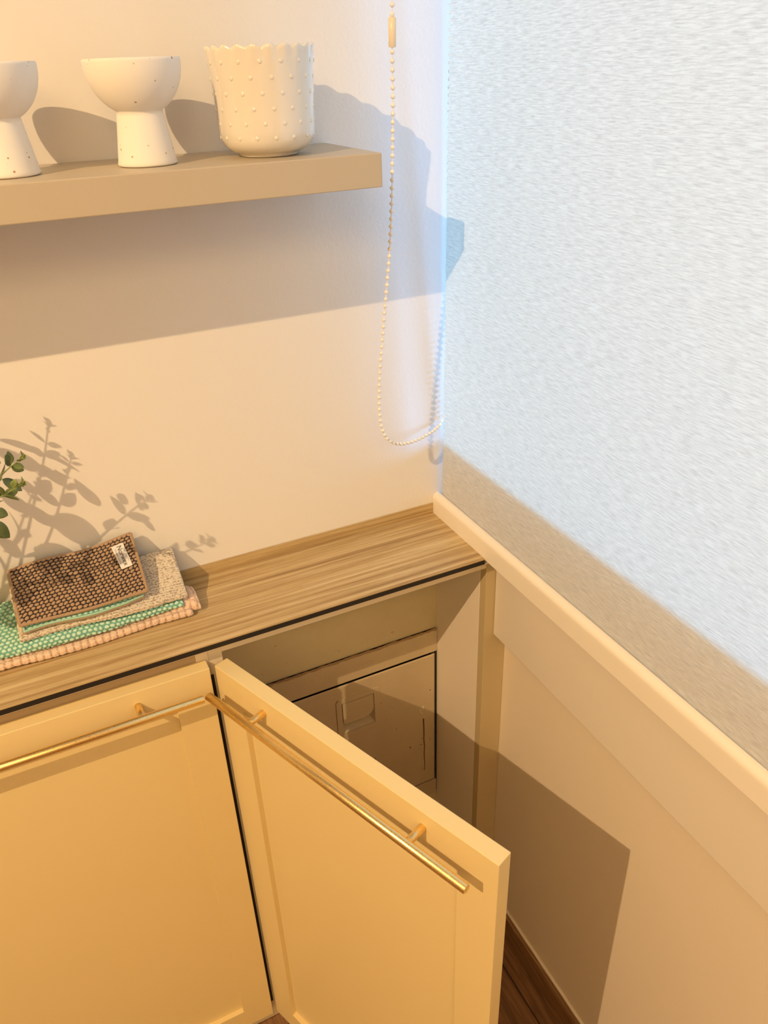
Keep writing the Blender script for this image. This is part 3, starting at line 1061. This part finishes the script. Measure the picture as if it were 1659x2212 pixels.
# text runs toward the viewer: local +X = reading direction, local +Y = up of letters (towards the right end)
dxv = Vector((0.13, -0.99, 0)).normalized(); dyv = Vector((0.99, 0.13, 0)).normalized()
pa_ = c0 - dxv * 0.018; pb_ = c0 + dxv * 0.018
pc_ = c0 - dyv * 0.008; pd_ = c0 + dyv * 0.008
ex_ = Vector((pb_.x - pa_.x, pb_.y - pa_.y, pad_surf(pb_.x, pb_.y) - pad_surf(pa_.x, pa_.y))).normalized()
ey_ = Vector((pd_.x - pc_.x, pd_.y - pc_.y, pad_surf(pd_.x, pd_.y) - pad_surf(pc_.x, pc_.y))).normalized()
ez_ = ex_.cross(ey_).normalized(); ey_ = ez_.cross(ex_)
LM = Matrix((ex_, ey_, ez_)).transposed().to_4x4()
LM.translation = Vector((c0.x, c0.y, pad_surf(c0.x, c0.y) + 0.0030)) - Vector(org4)
bm = bmesh.new()
nx_ = 16
for i in range(nx_ + 1):
    pass
rowsv = []
for i in range(nx_ + 1):
    f = i / nx_
    x = -lw / 2 + lw * f
    zb = 0.0009 * math.sin(f * PI) + 0.0004 * math.sin(f * 9)
    rowsv.append([bm.verts.new((x, -lh / 2 + 0.0015 * f, zb)), bm.verts.new((x, lh / 2, zb)), bm.verts.new((x, lh / 2, zb - 0.0006)), bm.verts.new((x, -lh / 2 + 0.0015 * f, zb - 0.0006))])
for A_, B_ in zip(rowsv, rowsv[1:]):
    for k in range(4):
        bm.faces.new((A_[k], A_[(k + 1) % 4], B_[(k + 1) % 4], B_[k]))
bm.faces.new(rowsv[0]); bm.faces.new(rowsv[-1][::-1])
lab = bm_obj('label_tag', bm, M_tag, pad, True)
auto_smooth(lab, 0.7)
lab.matrix_local = LM
lab['label'] = 'white sewn label with black lettering'


def text_mesh(name, body, size, loc, mat, parent, squash=1.0, ext=0.00012):
    cu = bpy.data.curves.new(name, 'FONT')
    cu.body = body; cu.size = size; cu.extrude = ext; cu.align_x = 'CENTER'; cu.align_y = 'CENTER'
    tmp = bpy.data.objects.new(name + '_tmp', cu)
    COL.objects.link(tmp)
    dg = bpy.context.evaluated_depsgraph_get()
    me = bpy.data.meshes.new_from_object(tmp.evaluated_get(dg))
    bpy.data.objects.remove(tmp)
    me.name = name
    for v_ in me.vertices:
        x, y, z = v_.co
        x *= squash
        f = (x + loc[0] + lw / 2) / lw
        v_.co = (x + loc[0], y + loc[1], z + loc[2] + 0.0009 * math.sin(f * PI) + 0.0004 * math.sin(f * 9))
    o_ = mesh_obj(name, me, mat, parent)
    return o_


text_mesh('label_lettering', 'Norwex', 0.0098, (0.0, 0.0012, 0.0002), M_ink, lab, 0.98)
text_mesh('label_small_print', 'MICROFIBER CLEANING', 0.0022, (-0.001, -0.0050, 0.0002), M_ink2, lab, 1.05)
text_mesh('label_small_print', 'ENVIRO', 0.0024, (0.0070, 0.0064, 0.0002), M_ink2, lab, 1.1)

# ------------------------------------------------------------------ eucalyptus plant at the left edge
plant = empty('potted_eucalyptus', (-0.845, -0.098, 0.0))
tag(plant, 'green eucalyptus plant reaching in at the left edge above the towels', 'plant')
PO = Vector((-0.845, -0.098, 0.0))
o = lathe('pot', [(0, 0), (0.032, 0), (0.034, 0.002), (0.042, 0.07), (0.043, 0.074), (0.040, 0.075), (0.038, 0.070), (0.0, 0.066)], M_bowl, plant, 48)
o.location = (0, 0, 0.0002)
o = lathe('soil', [(0, 0.0685), (0.037, 0.0685), (0.037, 0.066), (0, 0.0655)], M_soil, plant, 32)

bmS = bmesh.new(); bmL = bmesh.new()
random.seed(11)


def add_leaf(bm, base, d, nrm, L, W, cup=0.15):
    d = d.normalized(); nrm = (nrm - d * nrm.dot(d)).normalized(); sd_ = d.cross(nrm)
    n = 9; rows_ = []
    for i in range(n + 1):
        f = i / n
        w = W / 2 * (math.sin(PI * f ** 0.85) ** 0.75 if 0 < f < 1 else 0.0)
        w = max(w, W * 0.02)
        c_ = base + d * (L * f) - nrm * (L * 0.10 * f * f)
        rows_.append([bm.verts.new(c_ + sd_ * (w * k) + nrm * (cup * w * abs(k))) for k in (-1, -0.5, 0, 0.5, 1)])
    bot = [[bm.verts.new(v_.co - nrm * 0.0005) for v_ in r_] for r_ in rows_]
    for A_, B_ in zip(rows_, rows_[1:]):
        for k in range(4): bm.faces.new((A_[k], A_[k + 1], B_[k + 1], B_[k]))
    for A_, B_ in zip(bot, bot[1:]):
        for k in range(4): bm.faces.new((A_[k], B_[k], B_[k + 1], A_[k + 1]))
    for i in range(n):
        bm.faces.new((rows_[i][0], rows_[i + 1][0], bot[i + 1][0], bot[i][0]))
        bm.faces.new((rows_[i][4], bot[i][4], bot[i + 1][4], rows_[i + 1][4]))


def sprig(ctrl, pairs, s0=0.034, s1=0.009, seed=0, start=0.25):
    rnd = random.Random(seed)
    P_ = curve_pts(ctrl, 24)
    n = len(P_)
    add_tube(bmS, [p_ - PO for p_ in P_], [0.0016 - 0.0010 * i / (n - 1) for i in range(n)], 8)
    for k in range(pairs):
        f = start + (0.955 - start) * (k / (pairs - 1)) ** 0.8
        i = min(n - 2, int(f * (n - 1)))
        p_ = P_[i]; t_dir = (P_[i + 1] - P_[i]).normalized()
        sz = s0 + (s1 - s0) * (k / (pairs - 1)) ** 0.9
        ref = Vector((0, 0, 1)) if k % 2 else Vector((0.3, -1, 0.1))
        sdv = t_dir.cross(ref).normalized()
        sdv = Matrix.Rotation(rnd.uniform(-0.5, 0.5), 3, t_dir) @ sdv
        for sg in (-1, 1):
            dl = (sdv * sg + t_dir * rnd.uniform(0.35, 0.8) + Vector((rnd.uniform(-.15, .15), rnd.uniform(-.15, .15), rnd.uniform(-.1, .15))))
            add_leaf(bmL, p_ - PO + sdv * sg * 0.001, dl, t_dir.cross(sdv) * (1 if rnd.random() > .5 else -1) + t_dir * 0.6, sz * rnd.uniform(0.85, 1.1), sz * 0.50 * rnd.uniform(0.9, 1.15))
    tip = P_[-1]; td = (P_[-1] - P_[-3]).normalized()
    for k in range(7):
        an = k * 2.4
        a1 = td.orthogonal().normalized()
        dv_ = Matrix.Rotation(an, 3, td) @ a1
        add_leaf(bmL, tip - PO - td * 0.002 * (k % 3), dv_ * (0.9 - 0.1 * k) + td * (0.5 + 0.15 * k), td, 0.0085 - 0.0005 * k, 0.0042, 0.3)


B0 = Vector((-0.845, -0.10, 0.068))
sprig([B0, (-0.80, -0.10, 0.20), (-0.757, -0.10, 0.30), (-0.728, -0.10, 0.365), (-0.711, -0.10, 0.412)], 7, seed=1, start=0.35)
sprig([B0, (-0.79, -0.10, 0.19), (-0.740, -0.10, 0.27), (-0.712, -0.10, 0.325), (-0.695, -0.10, 0.364)], 6, 0.036, seed=2, start=0.35)
sprig([B0, (-0.78, -0.105, 0.17), (-0.715, -0.112, 0.245), (-0.664, -0.118, 0.290), (-0.6370, -0.12, 0.307)], 6, 0.040, 0.010, seed=3, start=0.30)
sprig([B0, (-0.79, -0.13, 0.17), (-0.730, -0.160, 0.245), (-0.680, -0.174, 0.283), (-0.6430, -0.18, 0.301)], 6, 0.036, 0.011, seed=5, start=0.30)
sprig([B0, (-0.84, -0.12, 0.22), (-0.82, -0.14, 0.33), (-0.79, -0.15, 0.41)], 7, 0.036, seed=6, start=0.3)
sprig([B0, (-0.79, -0.11, 0.13), (-0.745, -0.12, 0.185), (-0.715, -0.125, 0.220)], 5, 0.044, 0.024, seed=8, start=0.35)
sprig([B0, (-0.90, -0.10, 0.20), (-0.94, -0.11, 0.30)], 6, 0.036, seed=9, start=0.3)
def leaf_at(p0, p1, W, tilt=(0.2, -1, 0.3)):
    p0, p1 = Vector(p0) - PO, Vector(p1) - PO
    add_leaf(bmL, p0, p1 - p0, Vector(tilt), (p1 - p0).length, W, 0.12)


leaf_at((-0.664, -0.13, 0.290), (-0.6460, -0.13, 0.270), 0.012, (0.5, -1, 0.6))
leaf_at((-0.682, -0.15, 0.262), (-0.6680, -0.15, 0.252), 0.013)
leaf_at((-0.690, -0.15, 0.250), (-0.6730, -0.15, 0.222), 0.018)
leaf_at((-0.676, -0.12, 0.322), (-0.6610, -0.12, 0.305), 0.012)
leaf_at((-0.6515, -0.12, 0.302), (-0.6500, -0.12, 0.318), 0.0095)
leaf_at((-0.6490, -0.12, 0.300), (-0.6380, -0.12, 0.294), 0.0085)
leaf_at((-0.6640, -0.17, 0.290), (-0.6500, -0.17, 0.288), 0.0105)
leaf_at((-0.6540, -0.178, 0.298), (-0.6480, -0.178, 0.307), 0.0080)
leaf_at((-0.7240, -0.1, 0.374), (-0.765, -0.1, 0.406), 0.013, (0, -0.25, 1))
leaf_at((-0.7240, -0.1, 0.374), (-0.685, -0.1, 0.343), 0.013, (0, -0.25, 1))
leaf_at((-0.7380, -0.1, 0.358), (-0.775, -0.1, 0.392), 0.020, (0, -0.6, 1))
leaf_at((-0.7380, -0.1, 0.358), (-0.703, -0.1, 0.327), 0.020, (0, -0.6, 1))
leaf_at((-0.7000, -0.12, 0.312), (-0.7200, -0.12, 0.352), 0.013, (-0.6, -0.5, 0.1))
leaf_at((-0.7950, -0.15, 0.349), (-0.730, -0.15, 0.295), 0.034)
leaf_at((-0.7900, -0.13, 0.270), (-0.735, -0.13, 0.235), 0.034)
leaf_at((-0.8100, -0.14, 0.300), (-0.760, -0.15, 0.262), 0.034)
leaf_at((-0.7000, -0.175, 0.278), (-0.6760, -0.175, 0.300), 0.016)
leaf_at((-0.7100, -0.17, 0.272), (-0.6860, -0.17, 0.250), 0.018)
bm_obj('stems', bmS, M_stem, plant, True)
bm_obj('leaves', bmL, M_leaf, plant, True)
